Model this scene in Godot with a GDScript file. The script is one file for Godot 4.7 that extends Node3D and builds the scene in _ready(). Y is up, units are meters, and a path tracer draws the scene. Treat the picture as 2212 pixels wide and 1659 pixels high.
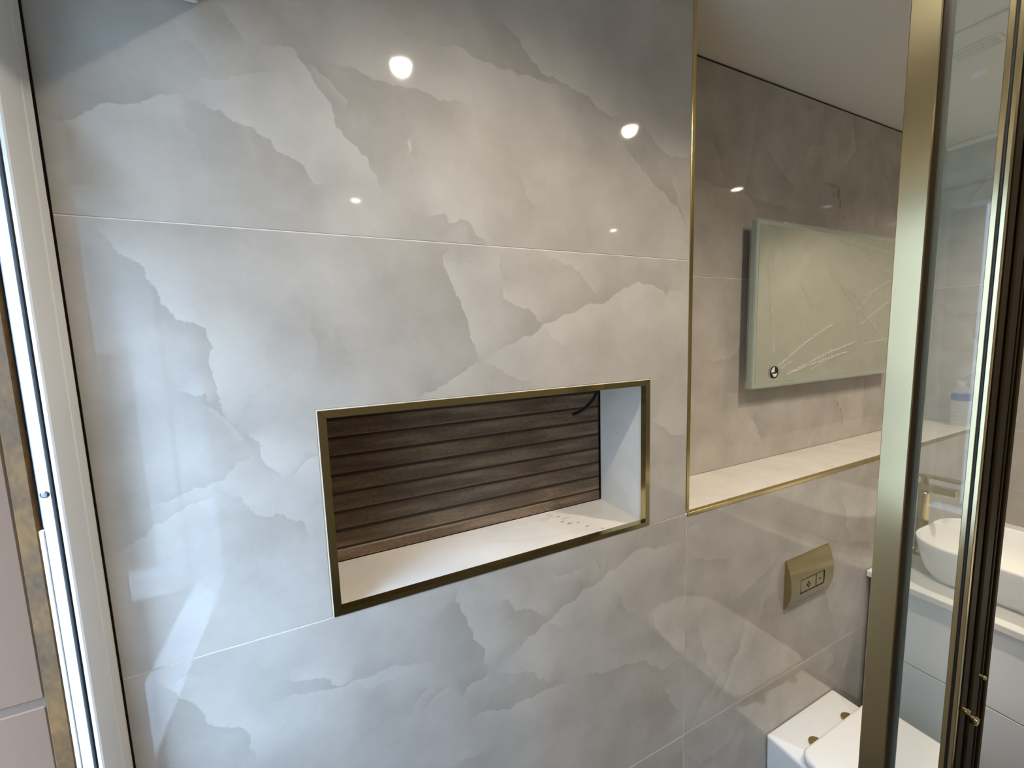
extends Node3D
# A tiled shower room: glossy onyx-print wall tiles with a slatted niche, a recessed wall above a ledge, mirror,
# toilet, vanity and basin, a brass framed glass panel and an open window that lets daylight in from the side.

const CEIL := 1.2
const FLOOR := -1.2
const LEFT := -1.0546      # face of the window wall
const RIGHT := 1.7535      # face of the end wall
const REAR := 2.3
const BACK := -0.1847      # face of the recessed wall
const NX0 := -0.791        # niche
const NX1 := -0.123
const NY1 := 0.3368
const NDEPTH := 0.1764
const SKY_ENERGY := 5.4
const LAMP_ENERGY := 1.5
const PXMM := 1.25         # texture pixels per millimetre of tile
const FPX := 0.75          # the same for the layer of veins
const WARP_W := 1100

# Printed vein edges of each tile: sweep direction x, y, contrast, light side mm, dark side mm, then x, y in mm from the tile's upper left corner.
const VEINS := {
	"A": [
		[0,1,16,120,60,5,492,16,492,30,487,47,476,57,470,76,463,96,450,120,446,132,440,146,438],
		[0,-1,16,70,110,146,438,175,452,196,464,221,470,236,477,245,489,255,500,273,514,285,526,307,529],
		[-1,0,18,90,110,233,352,257,351,280,362,292,378,299,394,313,411,320,431,320,444,335,458,357,476,361,492,371,515,388,530],
		[-1,0,9,25,10,285,361,305,375,326,386,340,406,328,420],
		[1,0,8,60,60,184,317,202,337,213,359,216,364],
		[1,0,6,60,40,134,366,157,377,166,389,171,400],
		[0,1,6,50,30,146,423,192,407,221,394,262,383],
		[0,-1,12,100,80,314,353,336,359,366,361,415,366,454,368,486,373,520,371,544,367],
		[0,1,13,110,60,474,292,519,286,547,296,583,304,612,299,662,302,714,308],
		[0,-1,14,110,70,572,220,599,233,630,249,643,267,669,288,714,298,763,310,818,333,868,328],
		[0,-1,10,80,60,907,331,939,362,987,384,1042,381,1055,370],
		[-1,0,11,70,50,847,361,877,401,936,442,969,462,1009,485,1025,509,1049,539],
		[1,0,9,40,40,988,422,1003,465,1030,508,1046,536],
		[0,-1,15,110,50,440,559,477,554,488,567,506,557,520,561,532,580,562,599],
		[1,0,7,25,40,623,471,632,502,652,526],
		[-1,0,5,40,30,417,449,427,462,442,475],
	],
	"B": [
		[1,0,18,90,90,36,3,41,14,49,23,53,36,61,43,72,52,81,70,89,85,92,100,101,112,111,121,125,125,136,135,138,155,140,176,140,203,142,225,144,244,155,266,171,269],
		[1,0,16,60,60,172,278,179,298,187,320,198,339,210,359],
		[0,-1,10,45,30,98,216,113,228,124,227,135,238],
		[-1,0,9,12,8,127,235,152,263,167,290,172,300],
		[0,1,10,40,60,2,425,24,415,45,405,58,392,78,385,100,377,116,368,137,362],
		[0,-1,10,60,60,137,362,151,375,162,394,177,407,211,417,230,432,241,463],
		[0,1,9,25,40,47,376,61,369,80,364,106,356,140,347,151,334,170,318],
		[0,1,12,50,30,221,357,235,346,242,334,260,326],
		[-1,0,5,60,40,263,113,267,142,269,172,263,197],
		[1,0,20,90,120,487,7,472,26,477,43,489,67,498,95,505,118,518,147,522,176,530,195,535,201],
		[0,1,16,90,80,535,201,501,216,473,231,445,245,414,260],
		[0,-1,9,60,40,535,201,552,210,594,232,628,244,634,258],
		[0,1,17,120,60,533,193,575,178,596,165,634,156,664,141,691,127,747,107,818,89,858,67,899,53,941,55,977,74,1008,66,1049,72],
		[1,0,14,60,80,579,62,581,86,602,99,629,107,648,127,667,141],
		[1,0,8,60,50,667,141,684,162,714,183],
		[0,-1,9,50,40,658,5,684,15,728,26,752,43,777,68,796,86],
		[-1,0,7,60,40,578,10,578,36,579,62],
		[0,-1,14,90,40,935,354,967,371,995,392,1049,409],
	],
	"C": [
		[1,0,15,100,80,34,5,48,31,50,43,69,63,81,85,91,107,113,127,123,130,133,148,137,170,134,204],
		[0,1,10,25,20,53,31,63,26,80,22],
		[0,-1,13,50,35,192,71,207,86,226,92,240,101,263,116,283,123],
		[0,1,10,45,30,153,113,179,109,203,113,228,114,262,121,283,123,299,120,323,119,354,121,387,128,421,146],
		[0,-1,6,30,30,283,123,307,144,341,143,376,138],
		[1,0,7,20,30,373,216,391,194,411,178],
		[1,0,8,20,30,395,223,418,209,451,198],
		[1,0,18,90,120,473,4,466,32,476,60,489,86,498,124,513,152,518,184,527,197],
		[0,1,12,70,50,527,199,507,209,484,216,468,231],
		[0,1,14,100,60,530,198,578,187,599,172,621,159,658,145,696,127,736,115,748,104,802,90,836,76,872,56,909,51,957,62,997,62,1048,67],
		[0,-1,13,60,70,535,70,572,69,581,95,601,99,633,114,658,140],
		[0,-1,9,40,40,658,140,680,161,699,175],
		[0,1,10,30,35,668,35,682,51,717,58,749,44],
		[0,-1,10,50,60,536,208,583,229,622,244,636,266,662,284],
		[0,1,13,90,70,472,288,504,283,533,290,567,299,595,294,631,296,673,296,712,304],
		[0,-1,7,60,50,437,364,478,365,523,368],
		[0,-1,11,70,70,729,290,817,325,863,322,910,329,940,357,980,383,1044,373],
		[1,0,8,60,50,828,103,849,155,863,186,905,219],
		[1,0,10,60,60,939,211,959,270,1011,335,1049,371],
		[1,0,11,50,70,981,428,992,445,1014,498,1047,527],
		[-1,0,7,15,12,773,33,783,58,787,77],
		[-1,0,7,15,12,807,35,804,60,798,80],
	],
	"E": [
		[0,1,8,30,30,-4,34,28,34,54,38],
		[0,-1,8,50,50,10,104,30,124,90,143,168,157],
		[-1,0,8,70,60,166,286,233,270,319,241,375,207],
		[1,0,9,70,60,675,85,727,175,719,205,778,244],
		[-1,0,7,50,60,295,396,308,332,356,314],
		[1,0,7,60,60,41,296,86,437,161,539,234,617],
	],
	"F": [
		[-1,0,9,60,60,664,10,696,69,609,93],
		[0,-1,7,60,60,-4,41,66,122,191,106,228,66],
		[-1,0,7,60,60,203,206,231,138,246,98],
	],
	"G": [
		[-1,0,9,50,60,272,201,307,239,329,285,357,318],
		[0,1,11,80,50,230,330,324,336,360,340,448,349,496,377,513,405],
		[0,-1,8,60,50,448,349,559,356,687,365,740,357],
		[-1,0,10,60,60,1001,4,1022,55,1035,119,987,170,960,212],
		[0,1,6,60,40,665,69,742,44,832,16],
		[0,1,6,60,40,713,241,751,154,824,137,877,186],
	],
	"H": [
		[-1,0,10,80,60,492,445,544,495,555,535],
		[-1,0,10,80,60,493,432,518,479,559,539],
		[0,1,7,60,50,356,343,447,360,493,432],
		[1,0,8,40,40,992,407,1041,496,1079,565],
	],
}

var M := {}
var marble_base: Image
var jag := FastNoiseLite.new()
var warp_x: PackedByteArray
var warp_y: PackedByteArray
var used_names := {}


func _ready() -> void:
	make_camera()
	make_environment()
	make_materials()
	make_front_wall()
	make_recess_wall()
	make_other_walls()
	make_ceiling()
	make_window()
	make_trims()
	make_cable()
	make_mirror()
	make_flush_plate()
	make_toilet()
	make_vanity()
	make_basin_and_tap()
	make_bottle()
	make_screen()
	make_lamps()
	make_small_fittings()


# ---------------------------------------------------------------- camera and sky

func make_camera() -> void:
	var c := Camera3D.new()
	c.name = "camera"
	add_child(c)
	c.position = Vector3(-0.7846, 0.4374, 0.683)
	c.rotation_order = EULER_ORDER_YXZ
	c.rotation_degrees = Vector3(-6.36, -25.344, -1.83)
	c.fov = 86.43
	c.near = 0.02
	c.far = 60.0
	c.current = true


func make_environment() -> void:
	var w := WorldEnvironment.new()
	w.name = "world"
	var e := Environment.new()
	var s := ProceduralSkyMaterial.new()
	s.sky_top_color = Color(0.70, 0.84, 1.0)
	s.sky_horizon_color = Color(0.76, 0.88, 1.0)
	s.ground_horizon_color = Color(0.46, 0.50, 0.52)
	s.ground_bottom_color = Color(0.40, 0.43, 0.44)
	s.sky_energy_multiplier = SKY_ENERGY
	s.ground_energy_multiplier = SKY_ENERGY * 0.55
	var sky := Sky.new()
	sky.sky_material = s
	e.background_mode = Environment.BG_SKY
	e.sky = sky
	e.tonemap_mode = Environment.TONE_MAPPER_LINEAR
	e.tonemap_exposure = 1.0
	e.sdfgi_enabled = true
	e.ssao_enabled = true
	e.ssil_enabled = true
	w.environment = e
	add_child(w)


# ---------------------------------------------------------------- scene graph helpers

func free_name(called: String) -> String:
	var n: int = used_names.get(called, -1) + 1
	used_names[called] = n
	return called if n == 0 else "%s_%03d" % [called, n]


func thing(called: String, label: String, category: String, at := Vector3.ZERO, group := "", kind := "") -> Node3D:
	var o := Node3D.new()
	o.name = free_name(called)
	add_child(o, true)
	o.position = at
	describe(o, label, category, group, kind)
	return o


func describe(o: Node3D, label: String, category: String, group := "", kind := "") -> void:
	o.set_meta("label", label)
	o.set_meta("category", category)
	if group:
		o.set_meta("group", group)
	if kind:
		o.set_meta("kind", kind)


func part(parent: Node3D, called: String, st: SurfaceTool, m: Material, label := "") -> MeshInstance3D:
	return put(parent, called, st.commit(), m, label)


func put(parent: Node3D, called: String, mesh: Mesh, m: Material, label := "") -> MeshInstance3D:
	var o := MeshInstance3D.new()
	o.name = called
	o.mesh = mesh
	o.material_override = m
	if label:
		o.set_meta("label", label)
	parent.add_child(o, true)
	return o


# ---------------------------------------------------------------- mesh helpers

func start() -> SurfaceTool:
	var st := SurfaceTool.new()
	st.begin(Mesh.PRIMITIVE_TRIANGLES)
	return st


func tri(st: SurfaceTool, a: Vector3, b: Vector3, c: Vector3, n: Vector3, ua := Vector2.ZERO, ub := Vector2.ZERO, uc := Vector2.ZERO) -> void:
	var flip := (b - a).cross(c - a).dot(n) > 0.0
	for k in ([0, 2, 1] if flip else [0, 1, 2]):
		st.set_normal(n)
		st.set_uv([ua, ub, uc][k])
		st.add_vertex([a, b, c][k])


func quad(st: SurfaceTool, a: Vector3, b: Vector3, c: Vector3, d: Vector3, n: Vector3, ua := Vector2.ZERO, ub := Vector2.ZERO, uc := Vector2.ZERO, ud := Vector2.ZERO) -> void:
	tri(st, a, b, c, n, ua, ub, uc)
	tri(st, a, c, d, n, ua, uc, ud)


func box(st: SurfaceTool, lo: Vector3, hi: Vector3, bevel := 0.0008) -> void:
	var b: float = minf(bevel, 0.45 * minf(hi.x - lo.x, minf(hi.y - lo.y, hi.z - lo.z)))
	var inner := [lo + Vector3.ONE * b, hi - Vector3.ONE * b]
	var outer := [lo, hi]
	for a in 3:
		var p := (a + 1) % 3
		var q := (a + 2) % 3
		for s in 2:
			var n := Vector3.ZERO
			n[a] = 2.0 * s - 1.0
			var v := []
			var uv := []
			for k in [[0, 0], [1, 0], [1, 1], [0, 1]]:
				var x := Vector3.ZERO
				x[a] = outer[s][a]
				x[p] = inner[k[0]][p]
				x[q] = inner[k[1]][q]
				v.append(x)
				uv.append(Vector2(x[q], x[p]) if a == 0 else Vector2(x[p], x[q]) if a == 2 else Vector2(x[p], x[q]))
			quad(st, v[0], v[1], v[2], v[3], n, uv[0], uv[1], uv[2], uv[3])
			for s2 in 2:      # the edge between this face and the face across p
				var e := []
				for k in [[0, 0], [0, 1], [1, 1], [1, 0]]:
					var x := Vector3.ZERO
					x[a] = outer[s][a] if k[0] == 0 else inner[s][a]
					x[p] = inner[s2][p] if k[0] == 0 else outer[s2][p]
					x[q] = inner[k[1]][q]
					e.append(x)
				var m := Vector3.ZERO
				m[a] = 2.0 * s - 1.0
				m[p] = 2.0 * s2 - 1.0
				quad(st, e[0], e[1], e[2], e[3], m.normalized())
	for i in 2:
		for j in 2:
			for k in 2:
				var o := Vector3(outer[i].x, outer[j].y, outer[k].z)
				var c := Vector3(inner[i].x, inner[j].y, inner[k].z)
				tri(st, Vector3(o.x, c.y, c.z), Vector3(c.x, o.y, c.z), Vector3(c.x, c.y, o.z), (o - c).normalized())


func boxed(lo: Vector3, hi: Vector3, bevel := 0.0008) -> SurfaceTool:
	var st := start()
	box(st, lo, hi, bevel)
	return st


# A flat outline in the plane of ex and ey, given depth along their cross product.
func prism(st: SurfaceTool, outline: PackedVector2Array, at: Vector3, ex: Vector3, ey: Vector3, depth: float) -> void:
	var ez := ex.cross(ey)
	var up := ez * depth
	var t := Geometry2D.triangulate_polygon(outline)
	for k in range(0, t.size(), 3):
		var v := []
		for i in 3:
			v.append(at + ex * outline[t[k + i]].x + ey * outline[t[k + i]].y)
		tri(st, v[0] + up, v[1] + up, v[2] + up, ez)
		tri(st, v[0], v[1], v[2], -ez)
	var area := 0.0
	for i in outline.size():
		area += outline[i].cross(outline[(i + 1) % outline.size()])
	for i in outline.size():
		var a := outline[i]
		var b := outline[(i + 1) % outline.size()]
		var d := (b - a) * signf(area)
		var pa := at + ex * a.x + ey * a.y
		var pb := at + ex * b.x + ey * b.y
		quad(st, pa, pb, pb + up, pa + up, (ex * d.y - ey * d.x).normalized())


func circle(r: float, n: int, from := 0.0, to := TAU, c := Vector2.ZERO) -> PackedVector2Array:
	var p := PackedVector2Array()
	for i in n:
		var a := lerpf(from, to, float(i) / (n if is_equal_approx(to - from, TAU) else n - 1))
		p.append(c + Vector2(cos(a), sin(a)) * r)
	return p


# profile of (radius, height) turned about the y axis through c
func lathe(st: SurfaceTool, profile: Array, c := Vector3.ZERO, n := 40) -> void:
	for i in profile.size() - 1:
		var p: Vector2 = profile[i]
		var q: Vector2 = profile[i + 1]
		var d := (q - p)
		var nr := Vector2(d.y, -d.x).normalized()
		for k in n:
			var a := TAU * k / n
			var b := TAU * (k + 1) / n
			var ca := Vector3(cos(a), 0, sin(a))
			var cb := Vector3(cos(b), 0, sin(b))
			var w := [c + ca * p.x + Vector3.UP * p.y, c + cb * p.x + Vector3.UP * p.y, c + cb * q.x + Vector3.UP * q.y, c + ca * q.x + Vector3.UP * q.y]
			var m := [ca * nr.x + Vector3.UP * nr.y, cb * nr.x + Vector3.UP * nr.y]
			var back: bool = (w[1] - w[0]).cross(w[2] - w[0]).dot(m[0] + m[1]) + (w[2] - w[0]).cross(w[3] - w[0]).dot(m[0] + m[1]) > 0.0
			for t in ([0, 2, 1, 0, 3, 2] if back else [0, 1, 2, 0, 2, 3]):
				st.set_normal(m[0] if t in [0, 3] else m[1])
				st.set_uv(Vector2(float(k) / n, p.y))
				st.add_vertex(w[t])


func tube(st: SurfaceTool, path: Array, r: float, sides := 12) -> void:
	var rings := []
	for i in path.size():
		var d: Vector3 = (path[mini(i + 1, path.size() - 1)] - path[maxi(i - 1, 0)]).normalized()
		var u := d.cross(Vector3(0.3, 0.2, 0.93)).normalized()
		var v := d.cross(u)
		var ring := []
		for k in sides:
			var a := TAU * k / sides
			ring.append([path[i] + (u * cos(a) + v * sin(a)) * r, u * cos(a) + v * sin(a)])
		rings.append(ring)
	for i in path.size() - 1:
		for k in sides:
			var j := (k + 1) % sides
			var f := [rings[i][k], rings[i][j], rings[i + 1][j], rings[i][k], rings[i + 1][j], rings[i + 1][k]]
			if (f[1][0] - f[0][0]).cross(f[2][0] - f[0][0]).dot(f[0][1]) > 0.0:
				f = [f[0], f[2], f[1], f[3], f[5], f[4]]
			for w in f:
				st.set_normal(w[1])
				st.set_uv(Vector2.ZERO)
				st.add_vertex(w[0])
	for e in [0, path.size() - 1]:
		var n: Vector3 = (path[e] - path[1 if e == 0 else e - 1]).normalized()
		for k in sides:
			tri(st, path[e], rings[e][k][0], rings[e][(k + 1) % sides][0], n)


# rounded rectangle in the xz plane, centred on c
func rounded_ring(c: Vector3, hx: float, hz: float, r: float, per := 10) -> PackedVector3Array:
	var p := PackedVector3Array()
	for k in 4:
		var cc: Vector2 = Vector2(hx - r, hz - r) * [Vector2(1, 1), Vector2(-1, 1), Vector2(-1, -1), Vector2(1, -1)][k]
		for i in per + 1:
			var a := PI / 2 * (k + float(i) / per)
			p.append(c + Vector3(cc.x + cos(a) * r, 0, cc.y + sin(a) * r))
	return p


# joins rings of equal length, smooth
func loft(rings: Array, cap_first := true, cap_last := true) -> SurfaceTool:
	var st := start()
	st.set_smooth_group(1)
	var n: int = rings[0].size()
	for i in rings.size() - 1:
		for k in n:
			var j := (k + 1) % n
			for v in [rings[i][k], rings[i + 1][j], rings[i][j], rings[i][k], rings[i + 1][k], rings[i + 1][j]]:
				st.set_smooth_group(1)
				st.add_vertex(v)
	for e in [0, rings.size() - 1]:
		if (e == 0 and not cap_first) or (e > 0 and not cap_last):
			continue
		var c := Vector3.ZERO
		for v in rings[e]:
			c += v
		c /= n
		for k in n:
			var j := (k + 1) % n
			for v in ([c, rings[e][k], rings[e][j]] if e == 0 else [c, rings[e][j], rings[e][k]]):
				st.set_smooth_group(1)
				st.add_vertex(v)
	st.generate_normals()
	return st


# A tile with its front on z = 0, made of rectangles given in metres from its lower left corner; tex is the printed size, off the shift of the print.
func tile_mesh(rects: Array, outline: PackedVector2Array, tex: Vector2, off := Vector2.ZERO, thick := 0.004) -> SurfaceTool:
	var st := start()
	var b := 0.0007
	for r: Rect2 in rects:
		var v := []
		var uv := []
		for k in [Vector2(0, 0), Vector2(1, 0), Vector2(1, 1), Vector2(0, 1)]:
			var p: Vector2 = r.position + r.size * k
			uv.append(Vector2((p.x + off.x) / tex.x, 1.0 - (p.y + off.y) / tex.y))
			v.append(Vector3(p.x, p.y, 0))
		quad(st, v[0], v[1], v[2], v[3], Vector3.BACK, uv[0], uv[1], uv[2], uv[3])
	for i in outline.size():        # outline runs anticlockwise, a chamfer then the side
		var p := outline[i]
		var q := outline[(i + 1) % outline.size()]
		var d := (q - p).normalized()
		var n := Vector3(d.y, -d.x, 0)
		var up := Vector2((p.x + off.x) / tex.x, 1.0 - (p.y + off.y) / tex.y)
		var uq := Vector2((q.x + off.x) / tex.x, 1.0 - (q.y + off.y) / tex.y)
		var a := Vector3(p.x, p.y, 0)
		var c := Vector3(q.x, q.y, 0)
		var s := n * b + Vector3(0, 0, -b)
		quad(st, a, c, c + s, a + s, (n + Vector3.BACK).normalized(), up, uq, uq, up)
		quad(st, a + s, c + s, c + n * b + Vector3(0, 0, -thick), a + n * b + Vector3(0, 0, -thick), n, up, uq, uq, up)
	return st


func rect_tile(w: float, h: float, tex: Vector2, off := Vector2.ZERO) -> SurfaceTool:
	return tile_mesh([Rect2(0, 0, w, h)], PackedVector2Array([Vector2(0, 0), Vector2(w, 0), Vector2(w, h), Vector2(0, h)]), tex, off)


# ---------------------------------------------------------------- textures and materials

func noise(seed_: int, freq: float, octaves := 4, warp := 0.0) -> FastNoiseLite:
	var n := FastNoiseLite.new()
	n.seed = seed_
	n.frequency = freq
	n.noise_type = FastNoiseLite.TYPE_SIMPLEX_SMOOTH
	n.fractal_type = FastNoiseLite.FRACTAL_FBM
	n.fractal_octaves = octaves
	n.fractal_gain = 0.5
	if warp > 0:
		n.domain_warp_enabled = true
		n.domain_warp_amplitude = warp
		n.domain_warp_frequency = freq * 1.3
		n.domain_warp_fractal_octaves = 3
	return n


func tex_of(im: Image) -> ImageTexture:
	return ImageTexture.create_from_image(im)


func make_marble_base() -> void:
	var w := 1560
	var h := 820
	var a := noise(3, 0.0042, 5, 60.0).get_image(w, h, false, false, true).get_data()
	var b := noise(9, 0.016, 4, 25.0).get_image(w, h, false, false, true).get_data()
	var c := noise(15, 0.09, 3).get_image(w, h, false, false, true).get_data()
	var d := PackedByteArray()
	d.resize(w * h * 4)
	var low := Vector3(181, 174, 165)
	var high := Vector3(214, 208, 199)
	for i in w * h:
		var t := clampf(0.5 + (a[i] - 128) * 0.0027 + (b[i] - 128) * 0.0006 + (c[i] - 128) * 0.0003, 0.0, 1.0)
		d[4 * i] = int(lerpf(low.x, high.x, t))
		d[4 * i + 1] = int(lerpf(low.y, high.y, t))
		d[4 * i + 2] = int(lerpf(low.z, high.z, t))
		d[4 * i + 3] = 255
	marble_base = Image.create_from_data(w, h, false, Image.FORMAT_RGBA8, d)
	marble_base.convert(Image.FORMAT_RGBAF)
	warp_x = noise(101, 0.028, 5).get_image(WARP_W, 560, false, false, true).get_data()
	warp_y = noise(107, 0.028, 5).get_image(WARP_W, 560, false, false, true).get_data()


# The veins of one tile: ragged edges, pale on one side and dusky on the other, both dying away into the stone.
# Each value is a signed strength at FPX pixels per millimetre; the nearest piece of each edge decides it.
func vein_layer(mm: Vector2, veins: Array, shift: int, gain: float) -> Image:
	var w := int(mm.x * FPX)
	var h := int(mm.y * FPX)
	var sum := PackedFloat32Array()
	sum.resize(w * h)
	for s: Array in veins:
		var pts := PackedVector2Array()
		for k in range(5, s.size(), 2):
			pts.append(Vector2(s[k], s[k + 1]) * FPX)
		var m := pts.size()
		var normals := PackedVector2Array()
		var mean := Vector2.ZERO
		var starts := PackedFloat32Array()
		var whole := 0.0
		for k in m - 1:
			var d := pts[k + 1] - pts[k]
			normals.append(Vector2(-d.y, d.x).normalized())
			mean += Vector2(-d.y, d.x)
			starts.append(whole)
			whole += d.length()
		var side := 1.0 if mean.dot(Vector2(s[0], s[1])) > 0 else -1.0
		var l1: float = s[3] * FPX
		var l2: float = s[4] * FPX
		var reach := maxf(l1, l2)
		var lo := pts[0]
		var hi := pts[0]
		for q in pts:
			lo = lo.min(q)
			hi = hi.max(q)
		var bx := maxi(0, int(lo.x - reach))
		var by := maxi(0, int(lo.y - reach))
		var ex := mini(w, int(hi.x + reach) + 1)
		var ey := mini(h, int(hi.y + reach) + 1)
		if ex <= bx or ey <= by:
			continue
		var bw := ex - bx
		var best := PackedFloat32Array()
		best.resize(bw * (ey - by))
		best.fill(reach * reach)
		var value := PackedFloat32Array()
		value.resize(bw * (ey - by))
		var taper := whole * 0.2 + 1.0
		var pale: float = s[2] * 0.019 * gain
		var dusk: float = s[2] * 0.0095 * gain
		for k in m - 1:
			var a := pts[k]
			var d := pts[k + 1] - a
			var n := normals[k]
			var na := (n + normals[maxi(k - 1, 0)])
			var nb := (n + normals[mini(k + 1, m - 2)])
			var inv := 1.0 / maxf(d.length_squared(), 1e-6)
			var long := d.length()
			var y0 := maxi(by, int(minf(a.y, a.y + d.y) - reach))
			var y1 := mini(ey, int(maxf(a.y, a.y + d.y) + reach) + 1)
			var x0 := maxi(bx, int(minf(a.x, a.x + d.x) - reach))
			var x1 := mini(ex, int(maxf(a.x, a.x + d.x) + reach) + 1)
			for y in range(y0, y1):
				var from := x0
				var to := x1
				if absf(n.x) > 0.05:
					var mid := a.x - (y - a.y) * n.y / n.x
					var half := (reach + 6.0) / absf(n.x)
					from = maxi(from, int(mid - half))
					to = mini(to, int(mid + half) + 1)
				var row := (y + shift) * WARP_W + shift * 2
				for x in range(from, to):
					var px := x - a.x + (warp_x[row + x] - 128) * 0.045
					var py := y - a.y + (warp_y[row + x] - 128) * 0.045
					var t := (px * d.x + py * d.y) * inv
					var nn := n
					if t < 0.0:
						t = 0.0
						nn = na
					elif t > 1.0:
						t = 1.0
						nn = nb
					px -= t * d.x
					py -= t * d.y
					var d2 := px * px + py * py
					var at := (y - by) * bw + x - bx
					if d2 < best[at]:
						best[at] = d2
						var along := starts[k] + t * long
						var f := minf(1.0, minf(along, whole - along) / taper)
						var dist := sqrt(d2)
						if (px * nn.x + py * nn.y) * side > 0.0:
							value[at] = pale * f * pow(maxf(0.0, 1.0 - dist / l1), 1.5)
						else:
							value[at] = -dusk * f * pow(maxf(0.0, 1.0 - dist / l2), 1.5)
		for y in range(by, ey):
			var o := y * w
			var q := (y - by) * bw - bx
			for x in range(bx, ex):
				sum[o + x] += value[q + x]
	var c := PackedFloat32Array()
	c.resize(w * h * 4)
	for i in w * h:
		var v := sum[i]
		if v > 0.0:
			c[4 * i] = 0.93
			c[4 * i + 1] = 0.915
			c[4 * i + 2] = 0.885
			c[4 * i + 3] = minf(v, 0.75)
		else:
			c[4 * i] = 0.47
			c[4 * i + 1] = 0.445
			c[4 * i + 2] = 0.42
			c[4 * i + 3] = minf(-v, 0.6)
	return Image.create_from_data(w, h, false, Image.FORMAT_RGBAF, c.to_byte_array())


# A small brown mineral fleck.
func fleck(im: Image, x: float, y: float, rx: float, ry: float, strength: float) -> void:
	var w := maxi(3, int(rx * 2 * PXMM))
	var h := maxi(3, int(ry * 2 * PXMM))
	var f := Image.create_empty(w, h, false, Image.FORMAT_RGBAF)
	for j in h:
		for i in w:
			var u := Vector2((i + 0.5) / w * 2 - 1, (j + 0.5) / h * 2 - 1)
			var t := 1.0 - u.length() + jag.get_noise_2d((x + i) * 5.0, (y + j) * 5.0) * 0.7
			f.set_pixel(i, j, Color(0.52, 0.37, 0.27, strength * clampf(t * 2.0, 0.0, 1.0)))
	im.blend_rect(f, Rect2i(0, 0, w, h), Vector2i(int(x * PXMM) - w / 2, int(y * PXMM) - h / 2))


func marble(mm: Vector2, veins: Array, off: Vector2i, flip: bool, flecks := [], gain := 1.0, pale := 0.0) -> StandardMaterial3D:
	var size := Vector2i(mm * PXMM)
	var im := marble_base.get_region(Rect2i(off.clamp(Vector2i.ZERO, marble_base.get_size() - size), size))
	if flip:
		im.flip_x()
	var over := vein_layer(mm, veins, (off.x * 7 + off.y * 3) % 60, gain)
	over.resize(size.x, size.y, Image.INTERPOLATE_BILINEAR)
	im.blend_rect(over, Rect2i(Vector2i.ZERO, size), Vector2i.ZERO)
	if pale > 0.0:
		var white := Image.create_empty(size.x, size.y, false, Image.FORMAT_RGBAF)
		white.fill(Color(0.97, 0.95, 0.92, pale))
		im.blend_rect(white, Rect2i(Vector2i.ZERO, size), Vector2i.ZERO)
	for f in flecks:
		fleck(im, f[0], f[1], f[2], f[3], f[4])
	im.convert(Image.FORMAT_RGBA8)
	var m := StandardMaterial3D.new()
	m.albedo_texture = tex_of(im)
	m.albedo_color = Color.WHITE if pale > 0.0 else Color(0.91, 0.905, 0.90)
	m.roughness = 0.045
	m.metallic_specular = 0.5
	m.texture_repeat = true
	return m


func random_veins(seed_: int, w: float, h: float, count: int) -> Array:
	var r := RandomNumberGenerator.new()
	r.seed = seed_
	var out := []
	for k in count:
		var along := r.randf() < 0.5
		var s: Array = [0, 0, r.randf_range(7, 15), int(r.randf_range(40, 110)), int(r.randf_range(30, 90))]
		s[1 if along else 0] = 1 if r.randf() < 0.5 else -1
		var p := Vector2(r.randf() * w, r.randf() * h)
		var a := (0.0 if along else PI / 2) + r.randf_range(-0.8, 0.8)
		for i in int(r.randf_range(4, 9)):
			s.append(p.x)
			s.append(p.y)
			a += r.randf_range(-0.5, 0.5)
			p += Vector2(cos(a), sin(a)) * r.randf_range(30, 90)
		out.append(s)
	return out


func plain(c: Color, rough: float, metal := 0.0, spec := 0.5) -> StandardMaterial3D:
	var m := StandardMaterial3D.new()
	m.albedo_color = c
	m.roughness = rough
	m.metallic = metal
	m.metallic_specular = spec
	return m


func pane(c: Color, alpha: float, rough := 0.0) -> StandardMaterial3D:
	var m := plain(Color(c.r, c.g, c.b, alpha), rough)
	m.transparency = BaseMaterial3D.TRANSPARENCY_ALPHA
	return m


func grain_image(w: int, h: int, seed_: int, lo: Color, hi: Color, stretch: int) -> Image:
	var small := noise(seed_, 0.035, 5, 12.0).get_image(w / stretch, h, false, false, true)
	small.resize(w, h, Image.INTERPOLATE_CUBIC)
	var a := small.get_data()
	var fine := noise(seed_ + 5, 0.30, 3).get_image(w / stretch * 2, h, false, false, true)
	fine.resize(w, h, Image.INTERPOLATE_CUBIC)
	var b := fine.get_data()
	var d := PackedByteArray()
	d.resize(w * h * 4)
	for i in w * h:
		var t := clampf(0.5 + (a[i] - 128) * 0.0052 + (b[i] - 128) * 0.0032, 0.0, 1.0)
		d[4 * i] = int(255 * lerpf(lo.r, hi.r, t))
		d[4 * i + 1] = int(255 * lerpf(lo.g, hi.g, t))
		d[4 * i + 2] = int(255 * lerpf(lo.b, hi.b, t))
		d[4 * i + 3] = 255
	return Image.create_from_data(w, h, false, Image.FORMAT_RGBA8, d)


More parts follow.
